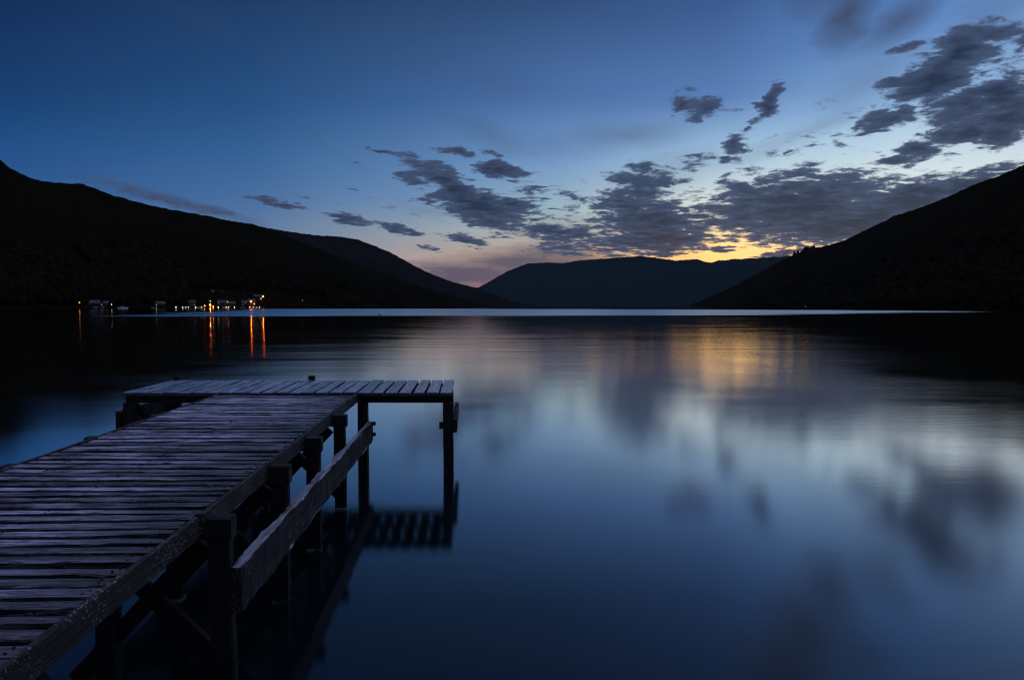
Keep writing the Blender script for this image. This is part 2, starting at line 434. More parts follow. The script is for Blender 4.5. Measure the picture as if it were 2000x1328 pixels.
# ------------------------------------------------------------------ water
def water_material():
    m, q, b = new_mat('loch water')
    pos = q.n('ShaderNodeNewGeometry').outputs['Position']
    s = q.n('ShaderNodeSeparateXYZ'); q.put(s.inputs[0], pos)
    x, y = s.outputs[0], s.outputs[1]
    # a breeze roughens one long patch far out; its edges fray into streaks
    st = q.noise(q.mapping(pos, scale=(.006, .05, 1)), 1.0, 4.0, .6)
    st2 = q.noise(q.mapping(pos, scale=(.0035, .03, 1)), 1.0, 3.0, .55)
    jit = q.m('SUBTRACT', st, .5)
    near = q.m('ADD', q.m('ADD', 148.0, q.m('MULTIPLY', x, .12)), q.m('MULTIPLY', q.m('MAXIMUM', q.m('SUBTRACT', x, 60.0), 0.0), .55))
    near = q.m('ADD', near, q.m('MULTIPLY', jit, 110.0))
    far = q.m('SUBTRACT', 590.0, q.m('MULTIPLY', q.m('MAXIMUM', x, 0.0), .75))
    far = q.m('ADD', far, q.m('MULTIPLY', jit, 260.0))
    left = q.m('SUBTRACT', -88.0, q.m('MULTIPLY', q.m('SUBTRACT', y, 135.0), .24))
    left = q.m('ADD', left, q.m('MULTIPLY', jit, 70.0))
    mk = q.m('MULTIPLY', q.step(q.m('SUBTRACT', y, near), 0.0, 14.0), q.step(q.m('SUBTRACT', far, y), 0.0, 60.0))
    mk = q.m('MULTIPLY', mk, q.step(q.m('SUBTRACT', x, left), -10.0, 25.0))
    mk = q.m('MULTIPLY', mk, q.step(x, 160.0, 330.0, 1.0, 0.0))
    mk = q.m('MULTIPLY', mk, q.step(st2, .34, .46, .5, 1.0))
    # gentle swell lines, calmer towards the jetty
    sw = q.noise(q.mapping(pos, scale=(.07, .75, 1)), 1.0, 4.0, .6)
    sw2 = q.noise(q.mapping(pos, scale=(.012, .12, 1)), 1.0, 4.0, .6)
    base = q.m('MULTIPLY', q.step(y, 4.0, 30.0, .11, .13), q.step(y, 35.0, 75.0, 1.0, .74))
    r = q.m('ADD', base, q.m('MULTIPLY', q.m('SUBTRACT', sw2, .5), q.step(y, 8.0, 60.0, .05, .11)))
    wind = q.noise(q.mapping(pos, scale=(.11, .16, 1)), 1.0, 3.0, .6, .8)
    r = q.m('ADD', r, q.m('MULTIPLY', q.m('SUBTRACT', wind, .5), .11))
    r = q.m('MAXIMUM', r, .06)
    nd = q.n('ShaderNodeMix', data_type='FLOAT')
    q.put(nd.inputs[0], mk); q.put(nd.inputs[2], r); nd.inputs[3].default_value = .42
    rip = q.noise(q.mapping(pos, scale=(.6, 4.2, 1)), 1.0, 5.0, .7, 1.2)
    gust = q.noise(q.mapping(pos, scale=(.02, .06, 1)), 1.0, 2.0, .5)
    rw = q.m('MULTIPLY', q.step(q.m('ADD', x, q.m('MULTIPLY', gust, 6.0)), -2.0, 14.0, .15, 1.0), q.m('MULTIPLY', q.step(y, 5.0, 11.0, 0.0, .0016), q.step(wind, .38, .62, .25, 1.0)))
    sw3 = q.noise(q.mapping(pos, scale=(.045, .34, 1)), 1.0, 3.0, .65, .4)
    bp = q.n('ShaderNodeBump'); bp.inputs['Strength'].default_value = 1.0
    bp.inputs['Distance'].default_value = 1.0
    hh = q.m('MULTIPLY_ADD', sw, q.step(y, 7.0, 50.0, .0012, .012), q.m('MULTIPLY', rip, rw))
    q.put(bp.inputs['Height'], q.m('MULTIPLY_ADD', sw3, q.m('MULTIPLY', q.step(y, 14.0, 40.0, 0.0, .022), q.step(y, 90.0, 130.0, 1.0, .2)), hh))
    # calm water: Gaussian facets, reflection rising towards grazing view
    inc = q.n('ShaderNodeNewGeometry').outputs['Incoming']
    dt = q.n('ShaderNodeVectorMath', operation='DOT_PRODUCT')
    q.put(dt.inputs[0], inc); q.put(dt.inputs[1], bp.outputs[0])
    fr = q.m('MINIMUM', q.m('MULTIPLY_ADD', q.m('POWER', q.m('SUBTRACT', 1.0, q.m('ABSOLUTE', dt.outputs['Value']), clamp=True), 3.2), 1.75, .01), .99)
    gl = q.n('ShaderNodeBsdfGlossy', distribution='BECKMANN')
    q.put(gl.inputs['Roughness'], nd.outputs[0]); q.put(gl.inputs['Normal'], bp.outputs[0])
    df = q.n('ShaderNodeBsdfDiffuse'); df.inputs[0].default_value = (.004, .008, .011, 1)
    mx = q.n('ShaderNodeMixShader'); q.put(mx.inputs[0], fr); q.put(mx.inputs[1], df.outputs[0]); q.put(mx.inputs[2], gl.outputs[0])
    for nd_ in list(q.t.nodes):
        if nd_.type == 'OUTPUT_MATERIAL': q.put(nd_.inputs[0], mx.outputs[0])
    q.t.nodes.remove(b)
    return m
wb = MB()
ys = [-60, -10, 0, 4, 10, 30, 100, 300, 1000, 3000, 6000, 9000]
xs = [-8000, -3000, -800, -200, -50, -10, 10, 50, 200, 800, 3000, 8000]
wb.add([(x, y, 0) for y in ys for x in xs], [(j * 12 + i, j * 12 + i + 1, j * 12 + 13 + i, j * 12 + 12 + i) for j in range(11) for i in range(11)])
tag(wb.build('water', water_material()), kind='structure')

# the bank the photographer stands on, behind and below the frame
gb = MB()
GX, GY = 41, 25
for j in range(GY):
    for i in range(GX):
        x = -40 + 80 * i / (GX - 1); y = 2.6 - 30 * (j / (GY - 1)) ** 1.5
        z = -1.0 + 1.75 * min(1, (2.6 - y) / 2.8) + max(0, (-1 - y)) * .12
        gb.v.append((x, y, z + .12 * mnoise.noise(Vector((x * .8, y * .8, 0)))))
gb.f = [(j * GX + i, j * GX + GX + i, j * GX + GX + i + 1, j * GX + i + 1) for j in range(GY - 1) for i in range(GX - 1)]
tag(gb.build('shore', plain('shingle', (.09, .085, .08), .85, .5, 9.0), smooth=True), kind='structure')

# ------------------------------------------------------------------ hills
def interp(pts, a):
    if a <= pts[0][0]: return pts[0][1]
    for (a0, e0), (a1, e1) in zip(pts, pts[1:]):
        if a <= a1:
            t = (a - a0) / (a1 - a0)
            return e0 + (e1 - e0) * t
    return pts[-1][1]

class Hill:
    def __init__(s, ridge, shore, top, flat=.0, rough=.10, seed=0, jag=.075):
        s.ridge, s.shore, s.top, s.flat, s.rough, s.seed, s.jag = ridge, shore, top, flat, rough, seed, jag
    def crest(s, a):
        e = interp(s.ridge, a)
        e += s.jag * (mnoise.noise(Vector((a * 1.7, s.seed, 0))) + .6 * mnoise.noise(Vector((a * 5.1, s.seed, 3))) + .3 * mnoise.noise(Vector((a * 17, s.seed, 5))))
        return max(e, -.05)
    def at(s, a, t):
        """point at azimuth a, t = 0 shore .. 1 crest .. >1 behind"""
        r0, r1 = interp(s.shore, a), interp(s.top, a)
        H = CAM.z + r1 * math.tan(RAD(s.crest(a)))
        r = r0 + (r1 - r0) * t
        if t < 0:
            z = t * 60
        elif t <= 1:
            sl = max(0.0, t - s.flat) / (1 - s.flat)
            z = H * (sl ** 1.08) + min(t / max(s.flat, .02), 1) * 2.0 * (1 - t)
            x, y = r * math.sin(RAD(a)), r * math.cos(RAD(a))
            n = mnoise.fractal(Vector((x * .0022, y * .0022, s.seed)), .9, 2.1, 6)
            gul = abs(mnoise.noise(Vector((a * .45, t * .8, s.seed + 4)))) - .25
            z += H * s.rough * (n * .7 - gul * .6) * math.sin(math.pi * min(1, sl)) ** .8
            z = min(z, CAM.z + r * math.tan(RAD(s.crest(a))) * (.985 if t < .97 else 1) if t < 1 else H)
            z = max(z, .25 + 1.2 * min(1, t * 20)) if t > 0 else 0
        else:
            z = H * (1 - (t - 1) * 1.2)
        return Vector((r * math.sin(RAD(a)), r * math.cos(RAD(a)), z))
    def mesh(s, name, mat, na=260, nt=46):
        m = MB()
        a0, a1 = s.ridge[0][0], s.ridge[-1][0]
        ts = [-.06, 0, .004, .012, .025] + [.04 + .96 * i / nt for i in range(nt + 1)] + [1.05, 1.15, 1.4, 1.85]
        for t in ts:
            for i in range(na + 1):
                m.v.append(tuple(s.at(a0 + (a1 - a0) * i / na, t)))
        w = na + 1
        m.f = [(j * w + i, j * w + i + 1, j * w + w + i + 1, j * w + w + i) for j in range(len(ts) - 1) for i in range(na)]
        o = m.build(name, mat, smooth=True)
        return tag(o, kind='structure')

def hill_mat(name, dark, light, scale=.006):
    m, q, b = new_mat(name)
    v = q.n('ShaderNodeNewGeometry').outputs['Position']
    n = q.noise(v, scale, 8.0, .62)
    n2 = q.noise(v, scale * 9, 5.0, .6)
    f = q.m('ADD', q.m('MULTIPLY', n, .7), q.m('MULTIPLY', n2, .3))
    q.put(b.inputs['Base Color'], q.ramp(f, [(.36, dark), (.55, tuple((a + c) / 2 for a, c in zip(dark, light))), (.68, light)]))
    b.inputs['Roughness'].default_value = 1.0
    b.inputs['Specular IOR Level'].default_value = 0.0
    return m

RIDGE_A = [(-55.85, 13.76),
 (-47.06, 12.47),
 (-40.33, 11.06),
 (-36.92, 10.66),
 (-36.34, 10.05),
 (-34.97, 9.48),
 (-33.69, 9.36),
 (-31.69, 9.45),
 (-29.97, 8.83),
 (-26.89, 8.15),
 (-23.03, 7.65),
 (-21.42, 7.35),
 (-19.34, 7.14),
 (-17.65, 6.68),
 (-14.61, 5.48),
 (-10.11, 3.78),
 (-5.45, 2.17),
 (-0.71, 0.71),
 (2.14, 0.1)]
RIDGE_B = [(-25.79, 6.69),
 (-22.24, 6.84),
 (-18.5, 6.91),
 (-16.35, 6.6),
 (-14.15, 6.35),
 (-11.91, 6.27),
 (-10.08, 6.03),
 (-7.31, 4.97),
 (-4.03, 3.22),
 (-2.14, 2.47),
 (-0.71, 2.04),
 (0.95, 1.66),
 (4.04, 0.47),
 (6.41, 0.0)]
RIDGE_C = [(-6.41, 0.28),
 (-2.62, 1.0),
 (0.95, 1.76),
 (2.14, 2.37),
 (3.56, 3.22),
 (5.45, 3.91),
 (6.85, 4.0),
 (8.72, 3.93),
 (10.1, 4.15),
 (11.93, 4.26),
 (13.73, 4.37),
 (15.51, 4.47),
 (17.26, 4.2),
 (18.55, 3.99),
 (20.24, 4.08),
 (21.28, 3.75),
 (22.71, 3.97),
 (25.08, 4.03),
 (27.37, 4.12),
 (30.28, 4.25),
 (33.02, 4.28)]
RIDGE_D = [(19.69, 0.04),
 (21.96, 1.06),
 (23.56, 1.83),
 (25.11, 2.75),
 (27.0, 3.84),
 (28.47, 4.53),
 (29.91, 4.83),
 (30.96, 5.02),
 (32.97, 6.05),
 (34.57, 6.85),
 (36.13, 7.32),
 (37.61, 7.9),
 (39.04, 8.57),
 (40.68, 9.13),
 (41.72, 9.59),
 (44.65, 10.81),
 (50.47, 12.52),
 (59.46, 12.06)]
hillA = Hill(RIDGE_A, [(-60, 240), (-45, 470), (-37.3, 580), (-32, 660), (-25, 800), (-19, 905), (-14, 1080), (-8, 1700), (2.2, 2900)],
             [(-60, 900), (-37, 1500), (-20, 2100), (-8, 2700), (2.2, 3050)], flat=.05, seed=1)
hillB = Hill(RIDGE_B, [(-26, 2300), (-10, 2600), (7, 3600)], [(-26, 3900), (-10, 4400), (7, 4300)], seed=2)
hillC = Hill(RIDGE_C, [(-7, 6200), (10, 6000), (34, 4600)], [(-7, 7000), (10, 8000), (34, 7000)], seed=3)
hillD = Hill(RIDGE_D, [(19.5, 3600), (27, 2300), (33, 1300), (41, 800), (60, 420)], [(19.5, 3900), (27, 3600), (33, 2700), (41, 2000), (60, 1100)], flat=.02, seed=5)
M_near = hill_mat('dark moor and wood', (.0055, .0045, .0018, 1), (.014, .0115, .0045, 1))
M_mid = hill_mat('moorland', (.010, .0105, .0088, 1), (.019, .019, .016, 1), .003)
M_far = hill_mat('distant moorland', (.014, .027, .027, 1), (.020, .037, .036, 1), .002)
hillA.mesh('hill', M_near, 320)
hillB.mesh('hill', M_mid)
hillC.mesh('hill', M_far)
hillD.mesh('hill', M_near, 320)

# far-off woods on the lower slopes
def wood_patch(hill, n, a_rng, t_rng, hgt, mat, seed):
    rnd = random.Random(seed)
    m = MB()
    c = 0
    while c < n:
        a = rnd.uniform(*a_rng); t = rnd.uniform(*t_rng)
        if hill is hillA and ((-24.5 < a < -13 and t < .17) or (a < -20 and t < .055)): continue
        p = hill.at(a, t)
        if mnoise.noise(Vector((p.x * .006, p.y * .006, seed))) < (-.3 if hill is hillA else -.7): continue
        h = rnd.uniform(*hgt); w = h * rnd.uniform(.2, .34)
        nn = 6
        ph = rnd.random() * 6.28
        base = len(m.v)
        conif = rnd.random() < .45
        prof = [(.12, 0), (1.0, .18), (.62, .5), (.3, .78), (0, 1)] if conif else [(.15, 0), (.8, .3), (1.05, .55), (.8, .82), (0, 1)]
        for (rr, zz_) in prof[:-1]:
            for i in range(nn):
                b_ = ph + 6.283 * i / nn
                q = w * rr * rnd.uniform(.7, 1.25)
                m.v.append((p.x + q * math.cos(b_), p.y + q * math.sin(b_), p.z - .4 + h * zz_ + rnd.uniform(-.04, .04) * h))
        m.v.append((p.x, p.y, p.z + h))
        for j in range(3):
            for i in range(nn):
                i2 = (i + 1) % nn
                m.f.append((base + j * nn + i, base + j * nn + i2, base + j * nn + nn + i2, base + j * nn + nn + i))
        for i in range(nn):
            m.f.append((base + 3 * nn + i, base + 3 * nn + (i + 1) % nn, base + 4 * nn))
        c += 1
    o = m.build('woodland', mat)
    return o
M_tree = hill_mat('tree foliage', (.010, .0095, .004, 1), (.026, .0235, .010, 1), .15)
tag(wood_patch(hillA, 5200, (-40, -6), (.035, .38), (5, 19), M_tree, 3), 'dark mixed woodland covering the lower slope above the lit village', 'woodland', kind='stuff')
tag(wood_patch(hillD, 4200, (24, 46), (.01, .4), (5, 20), M_tree, 4), 'dark woodland along the foot of the steep hill across the water', 'woodland', kind='stuff')
tag(wood_patch(hillD, 40, (27.6, 29.2), (.965, 1.0), (9, 20), M_tree, 5), 'clump of trees on the skyline shoulder of the hill by the sunset', 'woodland', kind='stuff')

# ------------------------------------------------------------------ jetty
DK = 1.17                                   # top of the decking above the water
C_ = lambda *c: tuple(c) + (1,)
M_deckw = wood('damp walkway boards', 0, C_(.026, .017, .013), C_(.19, .148, .15), C_(.74, .71, .86), (.16, .5), .005, ior=1.9, edge=.15, browned=1)
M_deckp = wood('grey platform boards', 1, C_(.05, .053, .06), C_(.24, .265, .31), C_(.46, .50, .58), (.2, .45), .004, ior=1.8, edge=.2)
M_beam = wood('dark beam along the jetty', 1, C_(.006, .0045, .003), C_(.016, .0125, .009), C_(.034, .027, .02), (.5, .85), .004)
M_edge = wood('speckled edge board', 1, C_(.009, .007, .0045), C_(.024, .019, .013), C_(.058, .048, .036), (.5, .85), .004, speck=1.0)
M_bear = wood('dark bearer', 0, C_(.006, .0045, .003), C_(.016, .0125, .009), C_(.034, .027, .02), (.5, .85), .004)
M_post = wood('dark post', 2, C_(.006, .0045, .003), C_(.016, .012, .008), C_(.034, .026, .019), (.5, .85), .004, tide_glint=1)
M_rail = wood('split weathered rail', 1, C_(.0045, .0037, .0025), C_(.010, .008, .0055), C_(.030, .0255, .020), (.45, .85), .011, top_light=C_(.46, .46, .50), speck=.8)
M_iron = plain('rusty iron', (.035, .028, .024), .7, .4, 30.0, .6)

J = empty('jetty', (-2.67, 2.0, 0))
tag(J, 'old wooden jetty with gappy walkway boards and a cross platform at its end', 'jetty')
def jp(mb, name, mat, parent=None):
    """part of the jetty, built in scene coordinates, kept in place under its parent"""
    o = mb.build(name, mat, parent or J)
    o.location = (-J.location) if parent is None else (0, 0, 0)
    return o

XL, XR = -3.685, -1.69
rnd = random.Random(21)
d = MB()
planks = []
y = -.6
i = 0
while y < 8.93:
    far = min(1, max(0, (y - 5.0) / 1.6))
    w = (.074 + .044 * far) * rnd.uniform(.86, 1.12)
    gap = (.054 - .006 * far) * rnd.uniform(.55, 1.35)
    if y + w > 9.0: break
    skew = .045 * max(0, min(1, (5.2 - y) / 3)) + rnd.uniform(-.006, .006)      # hand-laid: the near boards run off square
    yc = y + w / 2
    zt = DK - .019 + rnd.uniform(-.004, .004)
    tl = rnd.uniform(-.004, .004)
    d.bar((XL + rnd.uniform(0, .015), yc - skew * (XR - XL) / 2, zt - tl), (XR - rnd.uniform(0, .012), yc + skew * (XR - XL) / 2, zt + tl),
          w, .038, bev=.005, segs=22, wob=.006, seed=i)
    planks.append((yc, w))
    y += w + gap
    i += 1
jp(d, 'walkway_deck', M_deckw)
# rusty nail heads, a row over each stringer
nb = MB()
for yc, w in planks:
    for x_ in (-1.745, -2.67, -3.36):
        for s_ in (-.24, .24):
            if rnd.random() < .2: continue
            nb.lathe((x_ + rnd.uniform(-.012, .012), yc + w * s_ + rnd.uniform(-.006, .006) + .045 * max(0, min(1, (5.2 - yc) / 3)) * (x_ + 2.69), DK - .006), [(.0065, 0), (.0065, .0075), (.004, .0095)], 7)
nh = jp(nb, 'nail_heads', M_iron)
nh['kind'] = 'stuff'

# cross platform
TX0, TX1, TY0, TY1 = -5.13, -.245, 9.04, 10.57
d = MB()
NB = 24
ws = [rnd.uniform(.94, 1.06) for _ in range(NB)]
gs = [rnd.uniform(.8, 1.2) for _ in range(NB - 1)]
kg = .031
kw = (TX1 - TX0 - kg * sum(gs)) / sum(ws)
x = TX0
for i in range(NB):
    w = kw * ws[i]
    d.bar((x + w / 2, TY0 - rnd.uniform(0, .02), DK + rnd.uniform(-.004, .004)), (x + w / 2 + rnd.uniform(-.01, .01), TY1 + rnd.uniform(-.01, .02), DK + rnd.uniform(-.004, .004)),
          w, .045, bev=.006, segs=12, wob=.004, seed=50 + i)
    x += w + (kg * gs[i] if i < NB - 1 else 0)
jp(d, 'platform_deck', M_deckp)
TB = DK - .024                               # underside of the platform boards
for yy in (TY0 + .075, TY1 - .09):
    b = MB(); b.bar((TX0 + .04, yy, TB - .055), (TX1 - .03, yy, TB - .055), .10, .11, segs=10, wob=.004, seed=yy)
    jp(b, 'platform_beam', M_bear)
b = MB(); b.bar((TX0 + .04, (TY0 + TY1) / 2, TB - .05), (TX1 - .03, (TY0 + TY1) / 2, TB - .05), .10, .10, segs=10, wob=.004, seed=3)
jp(b, 'platform_beam', M_bear)

def post(x, y, top, w=.15, lean=(0, 0), seed=0, dp=None):
    b = MB()
    b.bar((x + lean[0], y + lean[1], -1.6), (x, y, top), w, dp or w, up=(0, 1, 0), bev=.010, segs=14, wob=.006, seed=seed, taper=.97)
    return jp(b, 'post', M_post)
# platform posts: front row carries the beam, back row rises past the boards
for x_, top in ((-.31, TB - .11), (-1.575, TB - .11), (-5.06, TB - .11)):
    post(x_, TY0 + .075, top - .002, .15, (.03 if x_ > -1 else 0, 0), seed=x_)
for x_ in (-.33, -2.72, -5.06):
    post(x_, TY1 + .06, DK + (.09 if x_ < -1 else -.05), .11 if x_ < -1 else .13, seed=x_ + 9)
# fender boards on both ends of the platform
for x_, z0, z1 in ((-.2, .60, .80), (-5.19, .60, .91)):
    b = MB(); b.bar((x_, TY0 - .03, (z0 + z1) / 2), (x_, TY1 + .06, (z0 + z1) / 2), .065, z1 - z0, bev=.008, segs=14, wob=.006, seed=x_)
    fb = jp(b, 'fender_board', M_beam)
    n = MB()
    s_ = -1 if x_ > -1 else 1
    n.bar((x_ + s_ * .02, TY0 + .02, .70), (x_ + s_ * .235, TY0 + .02, .70), .03, .10)
    jp(n, 'bolt', M_iron, fb)
# diagonal struts at the left end of the platform
for (a_, b_) in (((-5.06, TY0 + .17, 1.02), (-4.45, TY0 + .17, .25)), ((-5.02, TY1 - .08, 1.0), (-5.3, TY1 - .08, .2)), ((-5.15, TY1 - .2, 1.02), (-5.45, TY1 - .2, .3))):
    b = MB(); b.bar(a_, b_, .05, .09, segs=4, wob=.003)
    jp(b, 'strut', M_bear)

# edge boards and stringers under the walkway
for (y0, y1, xo, zo) in ((-.7, 3.70, -1.668, .0), (3.74, 9.02, -1.655, .006)):
    b = MB(); b.bar((xo, y0, DK - .055 + zo), (xo, y1, DK - .055 + zo), .032, .135, bev=.004, segs=30, wob=.004, seed=y0)
    jp(b, 'edge_board', M_edge)
b = MB(); b.bar((XL - .02, -.7, DK - .02), (XL - .02, 9.02, DK - .02), .032, .055, bev=.004, segs=30, wob=.004, seed=12)
jp(b, 'edge_board', M_edge)
for x_ in (-1.74, -2.67, -3.36):
    b = MB(); b.bar((x_, -.7, DK - .04 - .052), (x_, 9.0, DK - .04 - .052), .07, .10, segs=20, wob=.003, seed=x_)
    jp(b, 'stringer', M_beam)

# bents: bearer with raised ends, two posts, crossed braces
for bi, (yb, xl_) in enumerate(((1.1, -2.4), (2.28, -2.45), (3.745, -2.31), (4.975, -2.46), (6.075, -2.45), (7.345, -2.5))):
    b = MB()
    xr_ = -1.475 if bi > 1 else -1.71
    b.bar((-3.80, yb + .043, DK - .125), (xr_, yb + .043, DK - .125), .08, .055, bev=.008, segs=12, wob=.003, seed=bi)
    if bi > 1:                                # blocks on the bearer ends, level with the boards
        b.bar((-1.636, yb + .041, DK - .082), (-1.472, yb + .041, DK - .082), .086, .148, bev=.010, segs=4, wob=.005, seed=bi + 30)
        b.bar((-3.84, yb + .041, DK - .08), (-3.7225, yb + .041, DK - .08), .09, .14, bev=.010, segs=4, wob=.005, seed=bi + 40)
    jp(b, 'bearer', M_bear)
    lean = (.03 if bi == 2 else .012 * (bi % 3 - 1), -.02)
    px_ = -1.565 if bi > 1 else -1.9
    post(px_, yb + .055, DK - .1535 if bi > 1 else DK - .154, .145, lean, seed=bi + 3, dp=.08)
    post(xl_, yb + .10, DK - .1535, .12, (-.02, 0), seed=bi + 13)
    b = MB(); b.bar((-1.70, yb + .125, .96), (-2.55, yb + .125, .05), .045, .11, segs=6, wob=.004, seed=bi)
    jp(b, 'cross_brace', M_bear)
    b = MB(); b.bar((-2.38, yb + .20, .86), (-1.56, yb + .20, .06), .045, .11, segs=6, wob=.004, seed=bi + 5)
    jp(b, 'cross_brace', M_bear)

# the long split rail bolted to the outer faces of the posts
b = MB()
b.bar((-1.455, 3.77, .690), (-1.455, 9.03, .620), .066, .295, bev=.007, segs=120, wob=.017, seed=77)
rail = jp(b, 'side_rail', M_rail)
for z_, l_ in ((.745, .05), (.585, .055)):
    n = MB(); n.bar((-1.43, 8.97, z_), (-1.37 - .0, 8.97, z_), .05, .05)
    n.lathe((-1.405, 8.97, z_ - .02), [(.03, 0), (.03, .04)], 8)
    jp(n, 'bolt', M_iron, rail)

# ------------------------------------------------------------------ village on the far shore
def ground_at(hill, a, e, up):
    """where on the hill a lamp of height `up` shows at elevation e: base point and true pole height"""
    best = None
    for i in range(0, 400):
        t = .0005 + .0006 * i
        p = hill.at(a, t)
        r = math.hypot(p.x, p.y)
        need = CAM.z + r * math.tan(RAD(e)) - p.z
        s_ = abs(need - up)
        if best is None or s_ < best[0]: best = (s_, p, max(.5, need))
    return best[1], best[2]

M_pole = plain('painted steel', (.05, .05, .05), .5, .2, 2.0, .3)
G_or = glow('sodium lamp', (1.0, .105, .008), 700)
G_or2 = glow('dim sodium lamp', (1.0, .19, .022), 60)
G_or3 = glow('amber lamp', (1.0, .24, .04), 9)
G_wh = glow('white lamp', (1.0, .95, .85), 16)
G_wh2 = glow('dim white lamp', (.9, 1.0, .95), 9)
G_ye = glow('yellow lamp', (1.0, .74, .30), 4)

def lamp(name, az_, el_, up, mat, label, cat, group, head=.3, arm=0.0):
    p, h = ground_at(hillA if az_ < 10 else hillD, az_, el_, up)
    o = empty(name, p, RAD(-az_))
    m = MB(); m.lathe((0, 0, -.5), [(.12, 0), (.12, .8), (.06, 1.0), (.05, h + .3)], 8)
    if arm: m.bar((0, 0, h - .05), (arm, 0, h + .3), .07, .07)
    m.build('pole', M_pole, o)
    m = MB(); c = (arm, 0, h)
    m.lathe((c[0], c[1], c[2] - head), [(head * .55, 0), (head, head * .5), (head, head * 1.4), (head * .6, head * 2)], 10)
    m.build('lamp_head', mat, o)
    m = MB(); m.lathe((c[0], c[1], c[2] + head + .003), [(head * 1.15, 0), (head * .5, .15), (.03, .2)], 10)
    m.build('lamp_cap', M_pole, o)
    tag(o, label, cat, group)
    return o

lamp('street_lamp', -32.3, 0.28, 6, G_or3, 'lone amber street lamp at the far left end of the shore', 'street lamp', 'amber street lamps in the village', .34)
lamp('street_lamp', -30.11, 0.14, 4.5, G_ye, 'small yellow lamp between the lone amber lamp and the moored yacht', 'street lamp', 'amber street lamps in the village', .3)
lamp('street_lamp', -23.2, 0.04, 3, G_or2, 'low dim orange lamp at the left of the bright village lights', 'street lamp', 'amber street lamps in the village', .26)
lamp('street_lamp', -22.77, 0.09, 4, G_or, 'bright orange lamp on the waterfront casting the left long red streak', 'street lamp', 'amber street lamps in the village', .36)
lamp('street_lamp', -22.53, -0.04, 2.2, G_or2, 'amber lamp just right of the waterfront lamp with the left red streak', 'street lamp', 'amber street lamps in the village', .3)
lamp('street_lamp', -21.37, 0.38, 6, G_or2, 'pale orange street lamp midway between the two bright red streaks', 'street lamp', 'amber street lamps in the village', .26)
lamp('street_lamp', -19.45, 0.4, 7, G_or, 'brightest orange street lamp glowing in front of the village house', 'street lamp', 'amber street lamps in the village', .48)
lamp('street_lamp', -18.44, 0.86, 8, G_or, 'tall orange street lamp uphill at the right end of the village', 'street lamp', 'amber street lamps in the village', .36)

W_ORD = ['leftmost', 'second', 'third', 'fourth', 'fifth', 'sixth', 'seventh', 'eighth', 'ninth', 'tenth', 'eleventh', 'twelfth', 'thirteenth', 'rightmost']
spots = [(-25.43, -0.09), (-24.91, -0.09), (-24.67, -0.09), (-24.47, -0.09), (-23.92, -0.09), (-23.44, -0.09), (-22.14, -0.09), (-21.48, -0.09), (-21.28, -0.09), (-20.82, -0.09), (-19.56, -0.09), (-19.29, -0.09), (-18.97, -0.14), (-18.75, -0.09)]
for i_, (a_, e_) in enumerate(spots):
    w_ = W_ORD[i_]
    lamp('shore_light', a_, e_, 1.1, G_wh if i_ % 3 != 2 else G_wh2, w_ + ('' if i_ in (0, 13) else ' from the left') + ' in the row of small white lights at the waterline', 'shore light',
         'white lights along the village waterline', .24 if i_ not in (3, 12) else .16)
for (a_, e_), g_, lb in (((-22.54, 1.3), G_wh2, 'lone white lamp high on the wooded slope, the left of two'), ((-21.75, 1.3), G_wh2, 'faint white lamp high on the wooded slope, the right of two'),
                        ((-18.91, 0.97), G_wh2, 'faint white lamp on the slope left of the tall orange street lamp'), ((-15.1, 0.51), G_wh2, 'lone white lamp on dark shore well right of the village'),
                        ((-27.03, 0.38), G_wh2, 'small dim lamp on the shore between moored yacht and village'), ((-26.89, 0.08), G_wh2, 'faint low lamp just below the small dim lamp past the yacht'),
                        ((-22.76, 0.42), G_wh2, 'white lamp above the orange waterfront lamp of the left streak'), ((28.74, 0.04), G_wh, 'lone white lamp on the dark right-hand shore')):
    lamp('lamp_post', a_, e_, 5, g_, lb, 'lamp post', 'white lamp posts on the slopes', .17 if 'faint' in lb or 'dim' in lb else .24)

M_harl = plain('pale harled wall', (.07, .066, .06), .9, .2, 2.0)
M_stone = plain('reddish stone wall', (.09, .055, .045), .9, .3, 2.0)
M_slate = plain('slate roof', (.012, .013, .016), .6, .3, 3.0)
M_door = plain('painted door', (.05, .07, .06), .5, .2)
M_pane = plain('dark window glass', (.01, .012, .015), .08, .1)
G_win = glow('lit window', (1.0, .62, .28), 5.0)
G_dim = glow('dim lit window', (1.0, .7, .4), .35)

